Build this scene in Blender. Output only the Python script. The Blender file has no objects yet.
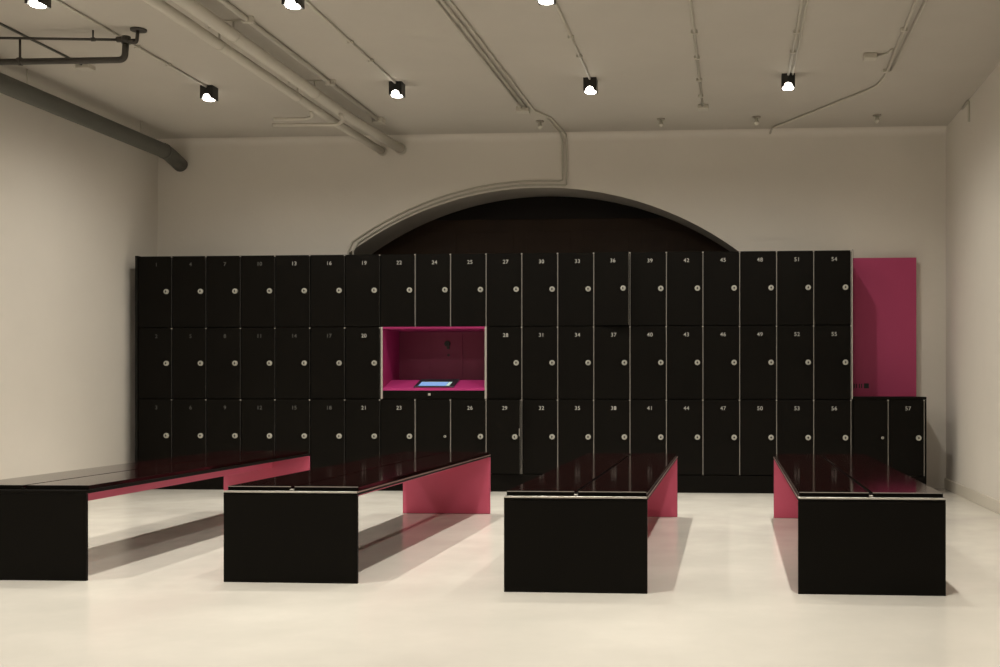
import bpy, bmesh, math
from math import sin, cos, pi, radians, sqrt, atan2
from mathutils import Vector, Matrix

scene = bpy.context.scene
col = scene.collection

# ------------------------------------------------------------------ materials
def srgb(*c):
    return tuple(((x/255)/12.92 if x/255 <= .04045 else ((x/255+.055)/1.055)**2.4) for x in c)

def mat(name, color, rough=.5, metal=0., spec=.5, noise=0., nscale=6., coat=0., bump=0., bscale=60., rnoise=0., coat_rough=.1):
    m = bpy.data.materials.new(name)
    m.use_nodes = True
    nt = m.node_tree
    b = nt.nodes['Principled BSDF']
    b.inputs['Base Color'].default_value = (*color, 1)
    b.inputs['Roughness'].default_value = rough
    b.inputs['Metallic'].default_value = metal
    b.inputs['Specular IOR Level'].default_value = spec
    b.inputs['Coat Weight'].default_value = coat
    b.inputs['Coat Roughness'].default_value = coat_rough
    tc = nt.nodes.new('ShaderNodeTexCoord')
    if noise or rnoise:
        n = nt.nodes.new('ShaderNodeTexNoise')
        n.inputs['Scale'].default_value = nscale
        n.inputs['Detail'].default_value = 6
        n.inputs['Roughness'].default_value = .6
        nt.links.new(tc.outputs['Object'], n.inputs['Vector'])
        if noise:
            r = nt.nodes.new('ShaderNodeMapRange')
            r.inputs['From Min'].default_value = .3
            r.inputs['From Max'].default_value = .7
            r.inputs['To Min'].default_value = 1-noise
            r.inputs['To Max'].default_value = 1+noise
            nt.links.new(n.outputs['Fac'], r.inputs['Value'])
            v = nt.nodes.new('ShaderNodeVectorMath')
            v.operation = 'SCALE'
            v.inputs[0].default_value = color
            nt.links.new(r.outputs['Result'], v.inputs['Scale'])
            nt.links.new(v.outputs['Vector'], b.inputs['Base Color'])
        if rnoise:
            r2 = nt.nodes.new('ShaderNodeMapRange')
            r2.inputs['From Min'].default_value = .3
            r2.inputs['From Max'].default_value = .7
            r2.inputs['To Min'].default_value = max(rough-rnoise, .02)
            r2.inputs['To Max'].default_value = rough+rnoise
            nt.links.new(n.outputs['Fac'], r2.inputs['Value'])
            nt.links.new(r2.outputs['Result'], b.inputs['Roughness'])
    if bump:
        n = nt.nodes.new('ShaderNodeTexNoise')
        n.inputs['Scale'].default_value = bscale
        n.inputs['Detail'].default_value = 4
        nt.links.new(tc.outputs['Object'], n.inputs['Vector'])
        bp = nt.nodes.new('ShaderNodeBump')
        bp.inputs['Strength'].default_value = bump
        bp.inputs['Distance'].default_value = .01
        nt.links.new(n.outputs['Fac'], bp.inputs['Height'])
        nt.links.new(bp.outputs['Normal'], b.inputs['Normal'])
    return m

def emit(name, color, strength):
    m = bpy.data.materials.new(name)
    m.use_nodes = True
    b = m.node_tree.nodes['Principled BSDF']
    b.inputs['Base Color'].default_value = (*color, 1)
    b.inputs['Emission Color'].default_value = (*color, 1)
    b.inputs['Emission Strength'].default_value = strength
    return m

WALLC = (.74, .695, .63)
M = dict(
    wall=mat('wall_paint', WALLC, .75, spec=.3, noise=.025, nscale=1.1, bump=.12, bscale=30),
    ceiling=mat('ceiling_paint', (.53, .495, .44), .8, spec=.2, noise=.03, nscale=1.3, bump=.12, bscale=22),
    floor=mat('poured_floor', (.675, .64, .575), .2, spec=.5, noise=.03, nscale=1.6, rnoise=.05),
    skirting=mat('skirting_paint', (.68, .63, .54), .4),
    pipe=mat('painted_pipe', (.58, .545, .475), .5),
    conduit=mat('painted_conduit', (.52, .49, .42), .45),
    duct=mat('grey_duct', (.10, .10, .085), .5, noise=.1, nscale=4),
    iron=mat('dark_iron', (.05, .044, .036), .5, noise=.1, nscale=9),
    black=mat('black_laminate', (.0042, .0034, .0024), .5, spec=.08, noise=.08, nscale=5),
    gloss=mat('black_gloss_top', (.011, .0022, .0022), .09, spec=.19),
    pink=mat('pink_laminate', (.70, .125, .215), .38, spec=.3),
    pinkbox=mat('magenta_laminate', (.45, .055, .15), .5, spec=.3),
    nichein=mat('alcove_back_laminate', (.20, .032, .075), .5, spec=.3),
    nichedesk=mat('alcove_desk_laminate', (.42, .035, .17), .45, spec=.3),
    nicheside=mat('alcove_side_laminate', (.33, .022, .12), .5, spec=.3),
    trim=mat('aluminium_edge', (.50, .47, .43), .4, metal=.5),
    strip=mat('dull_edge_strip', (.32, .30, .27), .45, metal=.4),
    sidetrim=mat('copper_pink_edge', (.28, .18, .155), .4, metal=.5),
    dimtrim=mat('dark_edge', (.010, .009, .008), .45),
    lock=mat('nickel_lock', (.46, .45, .40), .42, metal=.3),
    dark=mat('lock_hole', (.01, .01, .009), .5),
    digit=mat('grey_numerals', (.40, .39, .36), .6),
    dimdigit=mat('dark_grey_numerals', (.10, .098, .09), .6),  # darker numerals for the left columns
    wood=mat('dark_brown_wood', (.028, .015, .008), .6, spec=.2, noise=.2, nscale=3),
    wooddark=mat('black_brown_wood', (.008, .0055, .004), .6, spec=.2),
    housing=mat('black_metal', (.012, .011, .010), .4),
    glass=emit('lamp_lens', (1, .93, .82), 14),
    screen=emit('lit_screen', (.22, .40, .80), .42),
    screenbar=emit('lit_screen_pale', (.45, .66, .62), .38),
    bezel=mat('dark_bezel', (.02, .022, .03), .3),
    sprink=mat('sprinkler_white', (.62, .59, .52), .5),
    sprinkd=mat('sprinkler_rim', (.32, .29, .24), .5),
)

# ------------------------------------------------------------------ mesh helpers
class MB:
    """collects shapes for ONE mesh object"""
    def __init__(self):
        self.bm = bmesh.new()
        self.mats = []
    def mi(self, m):
        if m not in self.mats:
            self.mats.append(m)
        return self.mats.index(m)
    def box(self, lo, hi, m, bev=0., faces=None, seg=1):
        """faces: dict of '-x','+x','-y','+y','-z','+z' -> other material"""
        t = bmesh.new()
        bmesh.ops.create_cube(t, size=1)
        for v in t.verts:
            v.co = Vector([(lo[i]+hi[i])/2 + v.co[i]*(hi[i]-lo[i]) for i in range(3)])
        if bev:
            bmesh.ops.bevel(t, geom=t.edges[:], offset=bev, segments=seg, affect='EDGES', profile=.5)
        t.normal_update()
        base = self.mi(m)
        for f in t.faces:
            f.material_index = base
            if faces:
                for k, fm in faces.items():
                    ax = 'xyz'.index(k[1])
                    if f.normal[ax]*(1 if k[0] == '+' else -1) > .9:
                        f.material_index = self.mi(fm)
        self._add(t)
    def _add(self, t):
        me = bpy.data.meshes.new('tmp')
        t.to_mesh(me)
        t.free()
        self.bm.from_mesh(me)
        bpy.data.meshes.remove(me)
    def cyl(self, c, r, h, axis, m, n=20, r2=None, smooth=True, capmat=None):
        t = bmesh.new()
        bmesh.ops.create_cone(t, cap_ends=True, segments=n, radius1=r, radius2=r if r2 is None else r2, depth=h)
        rot = {'z': Matrix.Identity(3), 'x': Matrix.Rotation(pi/2, 3, 'Y'), 'y': Matrix.Rotation(pi/2, 3, 'X')}[axis]
        for v in t.verts:
            v.co = rot @ v.co + Vector(c)
        i = self.mi(m)
        for f in t.faces:
            f.material_index = i
            f.smooth = smooth and len(f.verts) == 4
        if capmat:
            for f in t.faces:
                if len(f.verts) > 4: f.material_index = self.mi(capmat)
        self._add(t)
    def lathe(self, c, prof, m, n=20, cuts=None):
        """prof: (r, z) downwards about z, closed at both ends when r==0"""
        i = self.mi(m)
        rings = []
        for r, z in prof:
            if r < 1e-6:
                rings.append([self.bm.verts.new((c[0], c[1], c[2]+z))])
            else:
                rings.append([self.bm.verts.new((c[0]+r*cos(2*pi*k/n), c[1]+r*sin(2*pi*k/n), c[2]+z)) for k in range(n)])
        for a, b in zip(rings, rings[1:]):
            for k in range(n):
                q = [a[k % len(a)], a[(k+1) % len(a)], b[(k+1) % len(b)], b[k % len(b)]]
                u = []
                for v in q:
                    if v not in u: u.append(v)
                if len(u) > 2:
                    f = self.bm.faces.new(u); f.material_index = i; f.smooth = True
    def tube(self, pts, r, m, n=12, bend=0., caps=True):
        P = [Vector(p) for p in pts]
        if bend:
            Q = [P[0]]
            for a, b, c in zip(P, P[1:], P[2:]):
                d1 = (a-b); d2 = (c-b)
                k = min(bend, d1.length*.45, d2.length*.45)
                s, e = b+d1.normalized()*k, b+d2.normalized()*k
                for j in range(7):
                    t = j/6
                    Q.append(s*(1-t)**2 + b*2*t*(1-t) + e*t*t)
            Q.append(P[-1]); P = Q
        i = self.mi(m)
        rings = []
        up = None
        for j, p in enumerate(P):
            if j == 0: d = P[1]-P[0]
            elif j == len(P)-1: d = P[-1]-P[-2]
            else: d = (P[j+1]-p).normalized() + (p-P[j-1]).normalized()
            d.normalize()
            if up is None:
                up = Vector((0, 0, 1)) if abs(d.z) < .9 else Vector((1, 0, 0))
            x = up - d*up.dot(d)
            x.normalize(); up = x
            y = d.cross(x)
            rings.append([self.bm.verts.new(p + (x*cos(2*pi*k/n) + y*sin(2*pi*k/n))*r) for k in range(n)])
        for a, b in zip(rings, rings[1:]):
            for k in range(n):
                f = self.bm.faces.new([a[k], a[(k+1) % n], b[(k+1) % n], b[k]])
                f.material_index = i; f.smooth = True
        if caps:
            for q in (rings[0], rings[-1]):
                f = self.bm.faces.new(q); f.material_index = i
    def build(self, name, parent=None, loc=None):
        bmesh.ops.recalc_face_normals(self.bm, faces=self.bm.faces[:])
        if loc is not None:
            for v in self.bm.verts: v.co -= Vector(loc)
        me = bpy.data.meshes.new(name)
        self.bm.to_mesh(me); self.bm.free()
        for m in self.mats: me.materials.append(m)
        o = bpy.data.objects.new(name, me)
        col.objects.link(o)
        if loc is not None: o.location = loc
        if parent: o.parent = parent
        return o

def tag(o, label=None, cat=None, group=None, kind=None):
    if label: o['label'] = label
    if cat: o['category'] = cat
    if group: o['group'] = group
    if kind: o['kind'] = kind
    return o

def thing(name, label, cat, loc=(0, 0, 0), group=None, rz=0.):
    o = bpy.data.objects.new(name, None)
    col.objects.link(o)
    o.location = loc
    o.rotation_euler = (0, 0, rz)
    o.empty_display_size = .1
    return tag(o, label, cat, group)

def struct(mb, name):
    o = mb.build(name)
    o['kind'] = 'structure'
    return o

# ------------------------------------------------------------------ room
XL, XR, YB, YF, ZC = -5.78, 2.07, 10.75, -3.0, 3.47
b = MB(); b.box((XL-.2, YF-.2, -.2), (XR+.2, YB+.8, 0), M['floor']); struct(b, 'floor')
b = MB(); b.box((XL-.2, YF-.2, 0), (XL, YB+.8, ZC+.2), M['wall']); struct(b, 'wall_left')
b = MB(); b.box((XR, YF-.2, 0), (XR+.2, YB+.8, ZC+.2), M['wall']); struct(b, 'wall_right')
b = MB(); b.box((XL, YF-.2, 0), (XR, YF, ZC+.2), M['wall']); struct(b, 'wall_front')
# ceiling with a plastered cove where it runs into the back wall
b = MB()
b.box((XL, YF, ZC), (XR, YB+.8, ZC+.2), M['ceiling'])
R0 = .075
prof = [(YB-R0+R0*cos(t)-.0008, ZC-R0+R0*sin(t)-.0008) for t in [radians(9*k) for k in range(11)]]
i = b.mi(M['wall'])
ra = [b.bm.verts.new((XL, y, z)) for y, z in prof]
rb = [b.bm.verts.new((XR, y, z)) for y, z in prof]
for k in range(len(prof)-1):
    f = b.bm.faces.new([ra[k], ra[k+1], rb[k+1], rb[k]]); f.smooth = True; f.material_index = i
struct(b, 'ceiling')
# back wall with a low segmental arch opening, half a metre thick
AX, AZ, AR, AH = -1.87, -.334, 3.277, 2.05
b = MB()
a0 = atan2(sqrt(AR**2-AH**2), AH)
arc = [(AX+AR*cos(t), AZ+AR*sin(t)) for t in [a0 + (pi-2*a0)*k/48 for k in range(49)]]
right_side = [(XR, 0), (XR, ZC)]
outline = [(AX+AH, 0), (XR, 0), (XR, ZC), (XL, ZC), (XL, 0), (AX-AH, 0)] + arc[::-1]
i = b.mi(M['wall'])
va = [b.bm.verts.new((x, YB, z)) for x, z in outline]
vb = [b.bm.verts.new((x, YB+.5, z)) for x, z in outline]
n = len(outline)
# front and rear skins as strips between arch and the top edge
def skin(vs, y):
    for k in range(6, n-1):
        x1, x2 = outline[k][0], outline[k+1][0]
        q = [vs[k], vs[k+1], b.bm.verts.new((x2, y, ZC)), b.bm.verts.new((x1, y, ZC))]
        b.bm.faces.new(q).material_index = i
    for s in ((vs[5], vs[6], vs[4], vs[3], outline[6][0]), (vs[0], vs[n-1], vs[1], vs[2], outline[n-1][0])):
        t = b.bm.verts.new((s[4], y, ZC))
        b.bm.faces.new([s[0], s[1], t, s[3], s[2]]).material_index = i
skin(va, YB); skin(vb, YB+.5)
for k in range(n):
    f = b.bm.faces.new([va[k], va[(k+1) % n], vb[(k+1) % n], vb[k]]); f.material_index = i
bmesh.ops.remove_doubles(b.bm, verts=b.bm.verts[:], dist=.0002)
struct(b, 'wall_back')
# dark timber doors closing the arch
d1 = MB()
d1.box((AX-2.2, YB+.515, 0), (AX+2.2, YB+.6, 3.2), M['wooddark'])
d1.box((AX-2.1, YB+.503, 0), (AX+2.1, YB+.53, 2.71), M['wood'], bev=.006)
for k in range(-3, 4):
    d1.box((AX+k*.6-.235, YB+.501, .3), (AX+k*.6+.235, YB+.51, 2.58), M['wood'], bev=.004)
struct(d1, 'door_1')
b = MB(); b.box((XR-.016, YF, 0), (XR, YB-.003, .1), M['skirting'], bev=.004); struct(b, 'baseboard_right')

# ------------------------------------------------------------------ lockers
X0, P, YL, DEPTH = -5.630, .3368, 10.12, .54
rows = {'top': (1.541, 2.222), 'middle': (.863, 1.539), 'bottom': (.166, .861)}
G = .0008
PITCH = P
bodies, doors, strips, dstrips, locks = {}, {}, {}, {}, None

def mesh_body(h, P=P):
    b = MB()
    T = .012
    b.box((G, .02, 0), (T, DEPTH, h), M['black']); b.box((P-.0105, .02, 0), (P-G, DEPTH, h), M['black'])
    b.box((T, .02, 0), (P-.0105, DEPTH, T), M['black']); b.box((T, .02, h-T), (P-.0105, DEPTH, h), M['black'])
    b.box((T, DEPTH-.01, T), (P-.0105, DEPTH, h-T), M['black'])
    return b
def mesh_door(h, P=P):
    b = MB()
    b.box((.0, -.002, .003), (P-.0135, .018, h-.003), M['black'], bev=.0015, faces={'+x': M['strip']})
    return b
def mesh_strip(h, bright, top, P=P):
    b = MB()
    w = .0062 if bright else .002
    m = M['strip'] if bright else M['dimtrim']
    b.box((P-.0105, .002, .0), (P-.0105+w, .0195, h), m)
    # small pivot hinge at the head of the strip
    b.box((P-.015, -.006, h-.014), (P-.002, .0015, h-.004), M['trim'], bev=.001)
    return b
def mesh_lock(r=.0245):
    b = MB()
    b.cyl((0, -.006, 0), r, .012, 'y', M['lock'], n=24)
    b.cyl((0, -.0145, 0), r*.62, .006, 'y', M['lock'], n=20)
    b.cyl((0, -.0178, 0), r*.33, .002, 'y', M['dark'], n=14)
    b.box((-.002, -.0195, -r*.5), (.002, -.0185, r*.5), M['dark'])
    return b

def digits(txt, dim):
    c = bpy.data.curves.new('numerals', 'FONT')
    c.body = txt
    c.size = .050
    c.extrude = .0004
    c.align_x = 'CENTER'
    c.align_y = 'CENTER'
    c.space_character = 1.1
    c.offset = .0006
    o = bpy.data.objects.new('numerals_src', c)
    col.objects.link(o)
    bpy.context.view_layer.update()
    dg = bpy.context.evaluated_depsgraph_get()
    me = bpy.data.meshes.new_from_object(o.evaluated_get(dg))
    bpy.data.objects.remove(o); bpy.data.curves.remove(c)
    me.transform(Matrix.Rotation(pi/2, 4, 'X'))
    me.materials.clear(); me.materials.append(M['dimdigit'] if dim else M['digit'])
    t = bpy.data.objects.new('number', me)
    col.objects.link(t)
    return t

proto = {}
def locker(ci, row, number, label, width=P, ajar=0., small=False, x=None, group='numbered lockers'):
    z0, z1 = rows[row]
    h = z1-z0
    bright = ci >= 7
    root = thing('locker', label, 'locker', ((X0+ci*PITCH) if x is None else x, YL, z0), group)
    P = width
    key = (row, bright, width)
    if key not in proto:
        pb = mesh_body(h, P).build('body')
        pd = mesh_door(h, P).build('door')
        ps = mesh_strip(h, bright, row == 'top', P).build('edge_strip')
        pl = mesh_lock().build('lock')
        pss = mesh_lock(.012).build('lock')
        for q in (pb, pd, ps, pl, pss): col.objects.unlink(q)
        proto[key] = (pb, pd, ps, pl, pss)
    pb, pd, ps, pl, pss = proto[key]
    def cp(src, parent, loc):
        o = src.copy(); col.objects.link(o); o.parent = parent; o.location = loc
        return o
    cp(pb, root, (0, 0, 0))
    d = cp(pd, root, (.0025, 0, 0))
    s = cp(ps, root, (0, 0, 0))
    if bright: s['label'] = 'pale aluminium edge strip beside the door'
    l = cp(pss if small else pl, d, (P-.058-.0025, -.002, h-.339 if row != 'bottom' else h-.348))
    l['label'] = 'small round metal lock' if small else 'round nickel lock'
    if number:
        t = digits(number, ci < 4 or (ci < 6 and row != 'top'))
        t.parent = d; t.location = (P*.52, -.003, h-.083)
        t['label'] = 'small grey number ' + number
    if ajar:
        d.rotation_euler.z = -radians(ajar)
    return root, d

def numlabel(n, row, extra=''):
    return 'black locker numbered %s in the %s row%s' % (n, row, extra)

order = ['top', 'middle', 'bottom']
for ci in range(20):
    for ri, row in enumerate(order):
        if ci in (7, 8, 9) and row == 'middle':
            continue
        if ci < 7: num = str(3*ci+ri+1)
        elif ci == 7: num = '22' if row == 'top' else '23'
        elif ci == 8: num = '24' if row == 'top' else None
        elif ci == 9: num = '25' if row == 'top' else '26'
        else: num = str(27 + 3*(ci-10) + ri)
        ex = ''
        if ci == 0: ex = ' of the leftmost column'
        if num == '36': ex = ', its door slightly ajar'
        if num == '29': ex = ', its door ajar showing a pale edge'
        if ci in (7, 9): ex = ', ' + ('above' if row == 'top' else 'below') + ' the pink alcove'
        if num == '24': ex = ', above the middle of the pink alcove'
        if ci == 19: ex = ', at the right end of the tall lockers'
        lab = numlabel(num, row, ex) if num else 'black locker without a number and with a tiny lock, below the pink alcove'
        root, d = locker(ci, row, num, lab, small=(num is None), ajar=11 if num == '36' else 9 if num == '29' else 0.)
        if num == '29':
            k = MB(); k.box((P-.020, -.010, .352), (P-.0145, -.003, .425), M['trim'], bev=.001)
            k = k.build('latch', d); k['label'] = 'pale metal latch plate'
# two low lockers at the right
XLOW, PW = 1.118, .322
locker(20, 'bottom', None, 'low black locker without a number, small lock, under the tall magenta panel', x=XLOW, width=PW, small=True)
locker(20, 'bottom', '57', 'low black locker numbered 57 at the right end of the row', x=XLOW+PW+.0005, width=PW)
b = MB(); b.box((XLOW, YL-.004, .862), (XLOW+PW*2+.014, YL+DEPTH, .885), M['black'], bev=.002)
tag(b.build('counter_top'), 'thin black top board covering the two low lockers', 'counter top')
# side panels and plinth
b = MB(); b.box((X0-.03, YL-.008, 0), (X0-.001, YL+DEPTH, 2.226), M['black'], bev=.002)
b.box((X0-.016, YL-.0105, .01), (X0-.012, YL-.008, 2.22), M['dimtrim'])
tag(b.build('side_panel'), 'tall black side panel closing the left end of the lockers', 'panel')
b = MB(); b.box((X0+20*P+.001, YL-.012, 0), (XLOW-.001, YL+DEPTH, 2.228), M['black'], bev=.002)
b.box((X0+20*P-.003, YL-.016, .865), (X0+20*P+.006, YL-.012, 2.226), M['trim'])
tag(b.build('side_panel'), 'tall black end panel with pale front edge beside the magenta panel', 'panel')
b = MB(); b.box((XLOW+PW*2+.002, YL-.004, 0), (XLOW+PW*2+.013, YL+DEPTH, .861), M['black'], bev=.002)
tag(b.build('side_panel'), 'low black side panel right of locker 57', 'panel')
b = MB(); b.box((X0, YL+.004, 0), (X0+20*P, YL+DEPTH, .163), M['black'], bev=.002)
tag(b.build('plinth'), 'long black plinth under the tall lockers', 'plinth')
b = MB(); b.box((XLOW, YL+.004, 0), (XLOW+PW*2, YL+DEPTH, .163), M['black'], bev=.002)
tag(b.build('plinth'), 'short black plinth under the two low lockers', 'plinth')

# magenta panel standing behind the low lockers
t = thing('wall_panel', 'tall flat magenta panel rising behind the two low lockers', 'panel', (XLOW, YL+DEPTH, 0))
b = MB(); b.box((0, .002, 0), (1.775-XLOW, .03, 2.212), M['pinkbox'], bev=.002)
b.build('board', t)
b = MB()
for k in range(4): b.box((.066+k*.021+(.006 if k > 1 else 0), -.001, .965), (.076+k*.021+(.006 if k > 1 else 0), .001, 1.006), M['dark'])
b.box((.162, -.001, .962), (.208, .001, 1.010), M['dark'], bev=.0004)
q = b.build('marking', t); q['label'] = 'row of small black marks low on the panel'

# ------------------------------------------------------------------ pink alcove with the locker terminal
NX0, NX1 = X0+7*P, X0+10*P
NZ0, NZ1 = .864, 1.539
t = thing('terminal_alcove', 'open pink alcove with tilted pink desk in the middle row of lockers', 'alcove', (NX0, YL, NZ0))
W, H = NX1-NX0, NZ1-NZ0
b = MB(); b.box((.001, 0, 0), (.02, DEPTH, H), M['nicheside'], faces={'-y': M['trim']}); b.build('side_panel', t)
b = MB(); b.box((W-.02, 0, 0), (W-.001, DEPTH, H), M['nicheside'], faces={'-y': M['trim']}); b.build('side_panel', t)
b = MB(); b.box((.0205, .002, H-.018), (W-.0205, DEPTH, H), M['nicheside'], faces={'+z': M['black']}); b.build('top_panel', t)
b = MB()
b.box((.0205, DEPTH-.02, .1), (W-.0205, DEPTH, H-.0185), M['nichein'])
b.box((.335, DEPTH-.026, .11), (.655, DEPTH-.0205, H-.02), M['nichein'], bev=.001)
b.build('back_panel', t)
b = MB()
b.cyl((.505, DEPTH-.036, .535), .028, .018, 'y', M['dark'], n=20)
b.cyl((.512, DEPTH-.032, .495), .014, .010, 'y', M['dark'], n=14)
b.box((.500, DEPTH-.034, .485), (.522, DEPTH-.027, .53), M['dark'], bev=.002)
b.cyl((.515, DEPTH-.030, .425), .012, .006, 'y', M['dark'], n=14)
q = b.build('camera_unit', t); q['label'] = 'small black device fixed to the back of the alcove'
# tilted desk
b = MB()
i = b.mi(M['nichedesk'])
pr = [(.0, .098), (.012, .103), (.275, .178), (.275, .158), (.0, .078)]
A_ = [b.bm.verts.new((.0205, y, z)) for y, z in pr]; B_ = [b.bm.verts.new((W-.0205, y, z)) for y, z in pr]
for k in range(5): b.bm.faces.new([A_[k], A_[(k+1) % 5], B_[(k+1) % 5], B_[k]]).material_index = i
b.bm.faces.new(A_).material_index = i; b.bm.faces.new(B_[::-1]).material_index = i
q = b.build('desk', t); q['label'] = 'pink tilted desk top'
b = MB(); b.box((.0205, .0, .001), (W-.0205, .02, .077), M['black'], bev=.0015); dr = b.build('front_board', t); dr['label'] = 'black front board with a small square lock'
b = MB(); b.box((.455, -.010, .030), (.479, -.0005, .052), M['trim'], bev=.002); q = b.build('lock', dr); q['label'] = 'small pale square lock'
# touch terminal lying on the tilted desk: its own thing
sl = atan2(.075, .263)
tt = thing('touch_screen', 'lit blue touch screen in a dark frame lying on the pink desk', 'screen', (NX0+.50, YL+.018, NZ0+.1055))
tt.rotation_euler = (sl, 0, 0)
b = MB(); b.box((-.19, 0, 0), (.19, .262, .012), M['bezel'], bev=.003); b.build('frame', tt)
b = MB(); b.box((-.150, .020, .0122), (.110, .150, .0135), M['screen']); b.box((-.145, .140, .0136), (.1, .147, .0138), M['screenbar'])
b.box((.113, .02, .0122), (.145, .150, .0135), M['screenbar']); b.build('display', tt)

# ------------------------------------------------------------------ benches
def bench(label, loc, rz, bright, L=3.05, W=.682, side=0):
    t = thing('bench', label, 'bench', loc, 'long black and pink benches', rz)
    T, H = .018, .455
    edge = M['black']
    b = MB(); b.box((0, 0, 0), (W, T, H-T-.0005), M['black'], bev=.0015, faces={'+y': M['pink'], '-x': edge, '+x': edge}); q = b.build('end_panel', t)
    q['label'] = 'black end panel nearest the viewer'
    b = MB(); b.box((0, L-T, 0), (W, L, H-T-.0005), M['black'], bev=.0015, faces={'-y': M['pink'], '-x': M['pink'], '+x': M['pink']}); q = b.build('end_panel', t)
    q['label'] = 'far end panel with pink inner face'
    b = MB(); b.box((0, 0, H-T), (W, L, H), M['black'], bev=.0015, faces={'-x': edge, '+x': edge}); b.build('top_slab', t)
    b = MB(); b.box((W/2-.05, T+.001, .347), (W/2+.05, L-T-.001, H-T-.0005), M['pink'], bev=.001); q = b.build('spine_beam', t)
    q['label'] = 'pink beam running under the seat'
    if bright:
        b = MB(); b.box((.001, -.003, H-.008), (W-.001, .004, H+.001), M['trim'], bev=.001); b.build('edge_line', t)  # pale bar modelled in place of the highlight along the slab's front bevel
    if side:
        xs = (W-.001, W+.002) if side > 0 else (-.002, .001)
        b = MB(); b.box((xs[0], .004, H-.0065), (xs[1], L-.003, H-.0005), M['sidetrim'], bev=.0005); q = b.build('edge_line', t)
        q['label'] = 'thin pinkish metal strip along the long edge'
    for s in (0, 1):
        x0, x1 = (.006, W/2-.008) if s == 0 else (W/2+.008, W-.006)
        b = MB(); b.box((x0, .035, H+.0005), (x1, L-.03, H+.021), M['gloss'], bev=.002, seg=2, faces={'-y': M['black']})
        sb = b.build('seat_board', t)
        if bright:
            b = MB(); b.box((x0+.002, .0335, H+.0180), (x1-.002, .0350, H+.0212), M['trim']); b.build('edge_line', sb)  # highlight on the board's front edge, built as a thin pale strip
    b = MB(); b.box((W/2-.009, .012, H+.0003), (W/2+.009, .033, H+.009), M['strip' if bright else 'black'], bev=.002); b.build('gap_cap', t)
    return t
bench('long black bench with pink underside, leftmost, running out of the left edge', (-3.900, 5.285, 0), radians(1.0), False, L=3.08)
bench('long black bench with pink far leg, second from the left', (-2.519, 5.318, 0), radians(.0), True, L=3.03, side=1)
bench('long black bench in the centre right, third from the left, pink on its right side', (-1.070, 5.155, 0), radians(.1), True, L=3.09, side=1)
bench('long black bench at the right, fourth, pink on its left side', (.319, 5.20, 0), radians(-.1), True, L=3.04, side=-1)

# ------------------------------------------------------------------ ceiling spotlights
LX = [-4.32, -2.727, -1.128, .463]
LY = [8.86, 6.72, 4.58, 2.44, .30]
HS, HH = .053, .108
def housing():
    b = MB(); m = M['housing']
    T = .006
    b.box((-HS, -HS, -.012), (HS, HS, 0), m)
    b.box((-HS, -HS, -HH), (-HS+T, HS, -.012), m); b.box((HS-T, -HS, -HH), (HS, HS, -.012), m)
    i = b.mi(m)
    for y0 in (-HS, HS-T):      # front and rear plates with an arched notch
        top = -.012
        pts = [(-HS+T, -HH)] + [(-.034*cos(pi*k/12), -HH+.038*sin(pi*k/12)) for k in range(13)] + [(HS-T, -HH), (HS-T, top)] + [(-HS+T, top)]
        # strips up from the notch
        xs = pts[:15]
        for yy in (y0, y0+T):
            for p, q in zip(xs, xs[1:]):
                if abs(p[0]-q[0]) < 1e-5: continue
                b.bm.faces.new([b.bm.verts.new((p[0], yy, p[1])), b.bm.verts.new((q[0], yy, q[1])), b.bm.verts.new((q[0], yy, top)), b.bm.verts.new((p[0], yy, top))]).material_index = i
        for p, q in zip(xs, xs[1:]):
            b.bm.faces.new([b.bm.verts.new((p[0], y0, p[1])), b.bm.verts.new((q[0], y0, q[1])), b.bm.verts.new((q[0], y0+T, q[1])), b.bm.verts.new((p[0], y0+T, p[1]))]).material_index = i
    bmesh.ops.remove_doubles(b.bm, verts=b.bm.verts[:], dist=.0001)
    return b
hp = housing().build('housing'); col.objects.unlink(hp)
lp = MB(); lp.lathe((0, 0, 0), [(0, -.05), (.03, -.055), (.042, -.075), (.0455, -.106), (.044, -.111), (0, -.113)], M['glass'], n=24)
lp = lp.build('lamp_lens'); col.objects.unlink(lp)
cname = ['over the leftmost bench', 'over the second bench', 'over the third bench', 'over the rightmost bench']
rname = ['nearest the lockers', 'second from the lockers', 'third row out from the lockers', 'fourth row out from the lockers', 'fifth row out from the lockers', 'sixth row out from the lockers']
ENERGY = 105
for ri, y in enumerate(LY):
    for ci, x in enumerate(LX):
        vis = ri < 2
        x_ = x + (0 if ri == 0 else (-.005, -.01, -.01, .03)[ci])
        if ri == 1: y = (6.60, 6.73, 6.76, 6.74)[ci]
        t = thing('ceiling_spotlight', 'black cube ceiling spotlight %s, %s' % (('in the row ' if ri < 2 else 'in the ') + rname[ri], ('above the ' if 0 else '') + cname[ci]), 'spotlight', (x_, y, ZC), 'black cube ceiling spotlights')
        h = hp.copy(); col.objects.link(h); h.parent = t
        l = lp.copy(); col.objects.link(l); l.parent = t; l['label'] = 'glowing white lamp'
        # reflector beam and its wide spill
        for nm, watt, cone in (('spot_beam', 245, 64), ('spill_light', 63, 170)):
            ld = bpy.data.lights.new(nm, 'SPOT')
            ld.energy = watt*(1.12, 1, .88, .45, .2)[ri]
            ld.color = (1, .95, .85)
            ld.spot_size = radians(cone)
            ld.spot_blend = 1.0
            ld.shadow_soft_size = .035
            lo = bpy.data.objects.new(nm, ld)
            col.objects.link(lo)
            lo.parent = t; lo.location = (0, 0, -.15)

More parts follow.
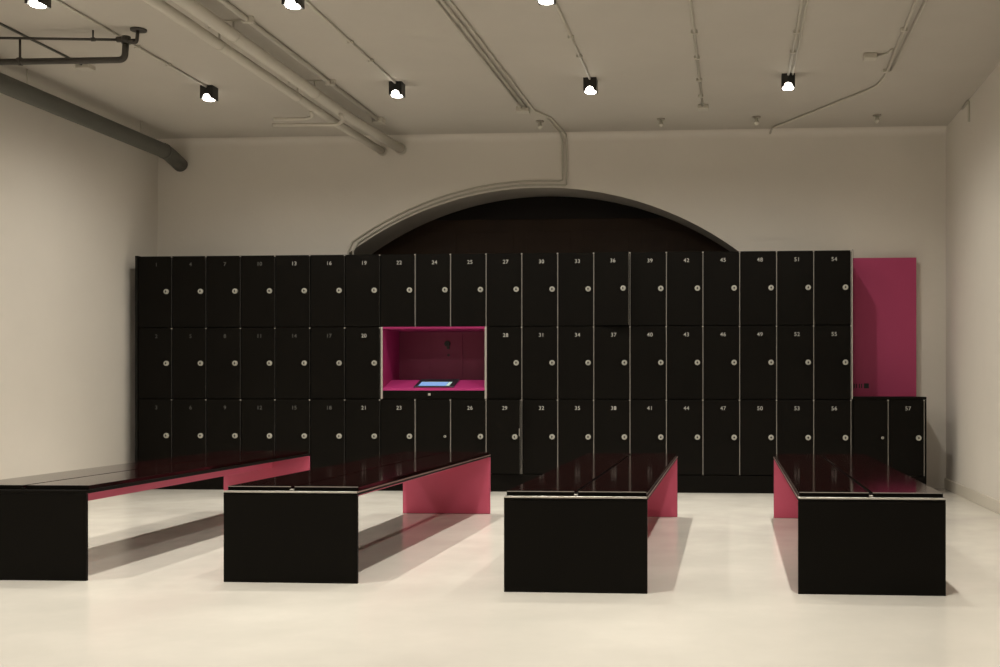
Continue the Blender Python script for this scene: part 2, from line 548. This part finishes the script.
# ------------------------------------------------------------------ conduits and pipes
def pipe(name, label, cat, pts, r, m, bend=0., group=None, clips=(), n=10, extra=None):
    b = MB(); b.tube(pts, r, M[m], n=n, bend=bend)
    o = b.build(name)
    tag(o, label, cat, group)
    for c in clips:
        k = MB(); k.box((c[0]-r*2.2, c[1]-.012, c[2]-r*1.3), (c[0]+r*2.2, c[1]+.012, ZC-.0005), M[m], bev=.002)
        k = k.build('clip', o)
    return o
zc_ = ZC-.0115
names = ['leftmost spotlights', 'second column of spotlights', 'third column of spotlights', 'rightmost column of spotlights']
for ci, x in enumerate(LX):
    pts = [(x+.01, LY[0]-HS+.02, zc_-.002), (x+.01, YF+.05, zc_-.002)]
    y2 = (6.60, 6.73, 6.76, 6.74)[ci]+HS+.003
    pts = [(x, LY[0]-HS-.001, zc_), (x, y2, zc_)]
    pipe('conduit', 'thin painted ceiling conduit feeding the %s' % names[ci], 'conduit', pts, .0095, 'conduit', group='painted ceiling conduits',
         clips=[(x, 8.2, zc_), (x, 7.75, zc_)])
pipe('conduit', 'second thin painted conduit beside the rightmost spotlight run', 'conduit', [(LX[3]+.034, LY[0]-HS-.001, zc_), (LX[3]+.034, 6.74+HS+.003, zc_)], .007, 'conduit', group='painted ceiling conduits')

# two fat white pipes
for label, x, z, r in (('fat cream painted pipe under the ceiling, left one of the pair', -3.53, 3.345, .036), ('fat cream painted pipe under the ceiling, right one of the pair', -3.37, 3.365, .044)):
    t = thing('ceiling_pipe', label, 'pipe', (x, YB, z), 'fat painted ceiling pipes')
    dx = .07 if x < -3.5 else .1
    b = MB(); b.tube([(0, YF-YB+.03, 0), (0, -1.2, 0), (dx, -.012, -.02)], r, M['pipe'], n=20, bend=.3)
    b.build('tube', t)
    b = MB(); b.cyl((dx, -.012, -.02), r*1.3, .02, 'y', M['pipe'], n=20); b.build('wall_collar', t)
    for y in ((7.39, 8.77) if x < -3.5 else (7.26, 8.73)):
        b = MB()
        b.tube([(0, y-YB, r*.9), (0, y-YB, ZC-z-.004)], .007, M['conduit'], n=8)
        b.box((-.075, y-YB-.012, ZC-z-.012), (.075, y-YB+.012, ZC-z-.0005), M['conduit'], bev=.002)
        b.cyl((0, y-YB, 0), r*1.05, .014, 'y', M['conduit'], n=20)
        b.build('hanger', t)
pipe('conduit', 'long thin cream conduit right of the two fat pipes', 'conduit', [(-3.235, YF+.05, ZC-.021), (-3.25, 9.95, ZC-.021)], .018, 'pipe', group='painted ceiling conduits',
     clips=[(-3.24, 7.2, ZC-.02), (-3.24, 8.73, ZC-.02)])
b = MB(); b.box((-3.30, 9.955, ZC-.05), (-3.20, 10.06, ZC-.0005), M['conduit'], bev=.004)
tag(b.build('junction_box'), 'small cream ceiling box ending the conduit beside the fat pipes', 'junction box', 'small ceiling junction boxes')
# short branches poking out to the left, under the fat pipes
pipe('branch_pipe', 'short cream branch pipe bending left below the fat pipes, lower one', 'pipe', [(-4.005, 9.40, 3.275), (-3.42, 9.42, 3.275), (-3.345, 9.33, 3.29), (-3.335, 9.22, 3.315)], .015, 'pipe', bend=.08, group='short branch pipes')
pipe('branch_pipe', 'short cream branch pipe bending left below the fat pipes, upper one', 'pipe', [(-3.92, 9.22, 3.28), (-3.62, 9.22, 3.28), (-3.555, 9.16, 3.285), (-3.54, 9.08, 3.305)], .013, 'pipe', bend=.06, group='short branch pipes')

# middle bundle
zb = ZC-.0125
pipe('conduit', 'thin cream conduit ending at the ceiling box, left of the middle bundle of three', 'conduit', [(-1.89, YF+.05, zb), (-1.888, 7.0, zb), (-1.85, 9.66, zb)], .010, 'conduit', group='middle conduit bundle')
pipe('conduit', 'thin cream conduit ending at the ceiling box, centre of the middle bundle of three', 'conduit', [(-1.845, YF+.05, zb), (-1.845, 7.0, zb), (-1.805, 9.66, zb)], .010, 'conduit', group='middle conduit bundle')
b = MB(); b.box((-1.90, 9.665, ZC-.045), (-1.79, 9.775, ZC-.0005), M['conduit'], bev=.004)
tag(b.build('junction_box'), 'small cream ceiling box where two middle conduits end', 'junction box', 'small ceiling junction boxes')
yw = YB-.014
AC = Vector((AX, 0, AZ))
def arcpts(rad, x_start, z_start, xe, y):
    t0 = atan2(z_start-AZ, x_start-AX); t1 = atan2(sqrt(rad**2-(xe-AX)**2), xe-AX)
    return [(AX+rad*cos(t0+(t1-t0)*k/26), y, AZ+rad*sin(t0+(t1-t0)*k/26)) for k in range(27)]
RA, RB = AR+.026, AR+.066
def s_top(r, x): return AZ+sqrt(r*r-(x-AX)**2)
ptsC = [(-1.80, YF+.05, zb), (-1.80, 7.0, zb), (-1.755, 9.78, zb), (-1.65, 10.05, zb), (-1.605, YB-R0+.02, ZC-.018), (-1.605, YB-.02, ZC-R0), (-1.605, yw, ZC-R0-.05), (-1.605, yw, s_top(RA, -1.605)+.012)]
pipe('conduit', 'cream conduit crossing the ceiling then following the arch, inner line', 'conduit', ptsC + arcpts(RA, -1.63, s_top(RA, -1.63), -3.70, yw) + [(-3.75, yw, 2.33), (-3.755, yw, 1.9)], .0095, 'conduit', group='middle conduit bundle', n=8)
ptsD = [(-1.69, 10.10, zb), (-1.655, YB-R0+.0, ZC-.014), (-1.645, YB-.02, ZC-R0), (-1.645, yw, ZC-R0-.05), (-1.645, yw, s_top(RB, -1.645)+.012)]
pipe('conduit', 'cream conduit dropping down the back wall then following the arch, outer line', 'conduit', ptsD + arcpts(RB, -1.68, s_top(RB, -1.68), -3.76, yw) + [(-3.80, yw, 2.33), (-3.805, yw, 1.9)], .0095, 'conduit', group='middle conduit bundle', n=8)
# right hand runs
pipe('conduit', 'thin cream ceiling conduit between the third and fourth benches, ending in a small box', 'conduit', [(-.262, YF+.05, zb), (-.254, 7.1, zb), (-.24, 9.70, zb)], .010, 'conduit', group='painted ceiling conduits', clips=[(-.25, y, zb) for y in (7.7, 8.3, 8.9, 9.4)])
b = MB(); b.box((-.285, 9.705, ZC-.04), (-.19, 9.80, ZC-.0005), M['conduit'], bev=.004)
tag(b.build('junction_box'), 'small cream ceiling box right of centre ending a single conduit', 'junction box', 'small ceiling junction boxes')
pipe('conduit', 'cream conduit at ceiling right bending diagonally towards the back wall', 'conduit', [(1.19, YF+.05, zb), (1.195, 7.2, zb), (1.235, 8.9, zb), (1.21, 9.2, zb), (.40, 10.60, ZC-.016), (.385, 10.66, ZC-.05)], .0105, 'conduit', bend=.12, group='painted ceiling conduits', clips=[(1.205, 7.75, zb), (1.22, 8.75, zb)])
pipe('conduit', 'cream conduit at ceiling right, outer straight one of the pair', 'conduit', [(1.255, YF+.05, zb), (1.255, 7.2, zb), (1.262, 8.75, zb)], .010, 'conduit', group='painted ceiling conduits')
pipe('conduit', 'short cream conduit stub at ceiling right joining a small box', 'conduit', [(1.19, 8.2, zb), (1.17, 8.30, zb), (1.10, 8.34, zb)], .009, 'conduit', group='painted ceiling conduits')
b = MB(); b.box((1.00, 8.30, ZC-.04), (1.095, 8.395, ZC-.0005), M['conduit'], bev=.004)
tag(b.build('junction_box'), 'small cream ceiling box beside the right hand conduit pair', 'junction box', 'small ceiling junction boxes')
pipe('conduit', 'short painted conduit elbow high on the right wall', 'conduit', [(XR-.0095, 9.96, 3.452), (XR-.0095, 9.69, 3.452), (XR-.0095, 9.69, 3.27)], .010, 'conduit', bend=.03)

# sprinkler heads
for x, y, lab in ((-.641, 10.21, 'above locker 39'), (.244, 10.20, 'above locker 48'), (1.345, 10.21, 'above the magenta panel'), (-1.778, 10.215, 'beside the bent middle conduits')):
    t = thing('sprinkler_head', 'small cream ceiling sprinkler head ' + lab, 'sprinkler', (x, y, ZC), 'ceiling sprinkler heads')
    b = MB(); b.cyl((0, 0, -.006), .038, .011, 'z', M['sprinkd'], n=24); b.build('ceiling_plate', t)
    b = MB(); b.lathe((0, 0, 0), [(0, -.0118), (.014, -.012), (.016, -.045), (.024, -.05), (.024, -.06), (.012, -.078), (0, -.079)], M['sprink'], n=20); b.build('nozzle', t)

# ------------------------------------------------------------------ duct at the left
t = thing('ventilation_duct', 'thick dark grey round duct high along the left wall', 'duct', (-5.5, YB, 3.265), None)
b = MB(); b.tube([(0, YF-YB+.05, 0), (0, -.34, .01), (-.03, -.02, -.05)], .072, M['duct'], n=24, bend=.12); b.build('tube', t)
b = MB(); b.cyl((0, -.40, .01), .076, .03, 'y', M['duct'], n=24); b.build('collar', t)
for y in (8.257, 9.931, 6.5):
    b = MB(); b.tube([(0, y-YB, .07), (0, y-YB, ZC-3.265-.002)], .005, M['conduit'], n=8); b.build('hanger_rod', t)

# dark iron pipe loop hanging from the ceiling at the left
YP = 7.397
t = thing('iron_pipework', 'dark iron pipe loop hanging below the ceiling at upper left', 'pipe', (-4.12, YP, ZC))
def L(p): return (p[0]+4.12, p[1]-YP, p[2]-ZC)
b = MB(); b.tube([L(p) for p in [(-5.36, YP, ZC-.004), (-5.36, YP, 3.262), (-4.215, YP, 3.257), (-4.205, YP, 3.395)]], .022, M['iron'], n=16, bend=.045); b.build('thick_pipe', t)
b = MB(); b.tube([L(p) for p in [(XL+.005, YP, 3.455), (-4.98, YP, 3.425), (-4.22, YP, 3.397)]], .0095, M['iron'], n=10); b.build('thin_pipe', t)
b = MB(); b.cyl(L((-4.205, YP, 3.395)), .031, .05, 'z', M['iron'], n=20); b.cyl(L((-4.235, YP, 3.40)), .020, .07, 'x', M['iron'], n=16); b.cyl(L((-4.17, YP, 3.385)), .018, .06, 'x', M['iron'], n=16); b.build('elbow_fitting', t)
b = MB(); b.tube([L(p) for p in [(-4.18, YP, 3.378), (-4.128, YP, 3.376), (-4.12, YP, 3.464)]], .012, M['iron'], n=12, bend=.02); b.build('riser', t)
b = MB(); b.cyl(L((-4.115, YP, 3.463)), .055, .012, 'z', M['iron'], n=24); b.build('ceiling_flange', t)
for x, za, zb2, r in ((-4.979, 3.43, 3.262, .008), (-4.445, 3.469, 3.405, .006)):
    b = MB(); b.tube([L((x, YP, za)), L((x, YP, zb2))], r, M['iron'], n=8); b.cyl(L((x, YP, zb2)), .028 if r > .007 else .014, .026, 'x', M['iron'], n=16); b.build('hanger', t)
pipe('conduit', 'thin dark conduit on the ceiling behind the iron pipe loop', 'conduit', [(-4.98, YF+.05, ZC-.01), (-4.985, 8.14, ZC-.01)], .009, 'duct', group=None)
b = MB(); b.box((-5.04, 8.145, ZC-.035), (-4.93, 8.24, ZC-.0005), M['conduit'], bev=.004)
tag(b.build('junction_box'), 'small cream ceiling box below the iron pipe loop at left', 'junction box', 'small ceiling junction boxes')

# ------------------------------------------------------------------ world, camera, view
w = bpy.data.worlds.new('world'); scene.world = w; w.use_nodes = True
w.node_tree.nodes['Background'].inputs[0].default_value = (0, 0, 0, 1)
w.node_tree.nodes['Background'].inputs[1].default_value = 0
cd = bpy.data.cameras.new('camera')
cam = bpy.data.objects.new('camera', cd)
col.objects.link(cam)
cam.location = (0, 0, .97)
cam.rotation_euler = (pi/2, 0, math.atan(.0715))
cd.sensor_width = 36
cd.lens = 1100/1000*36
cd.shift_x = -.1514
cd.shift_y = .054
cd.clip_start = .05
scene.camera = cam
scene.view_settings.view_transform = 'Standard'
scene.view_settings.look = 'None'
scene.view_settings.gamma = 1
scene.view_settings.use_curve_mapping = False
scene.view_settings.exposure = 0.0
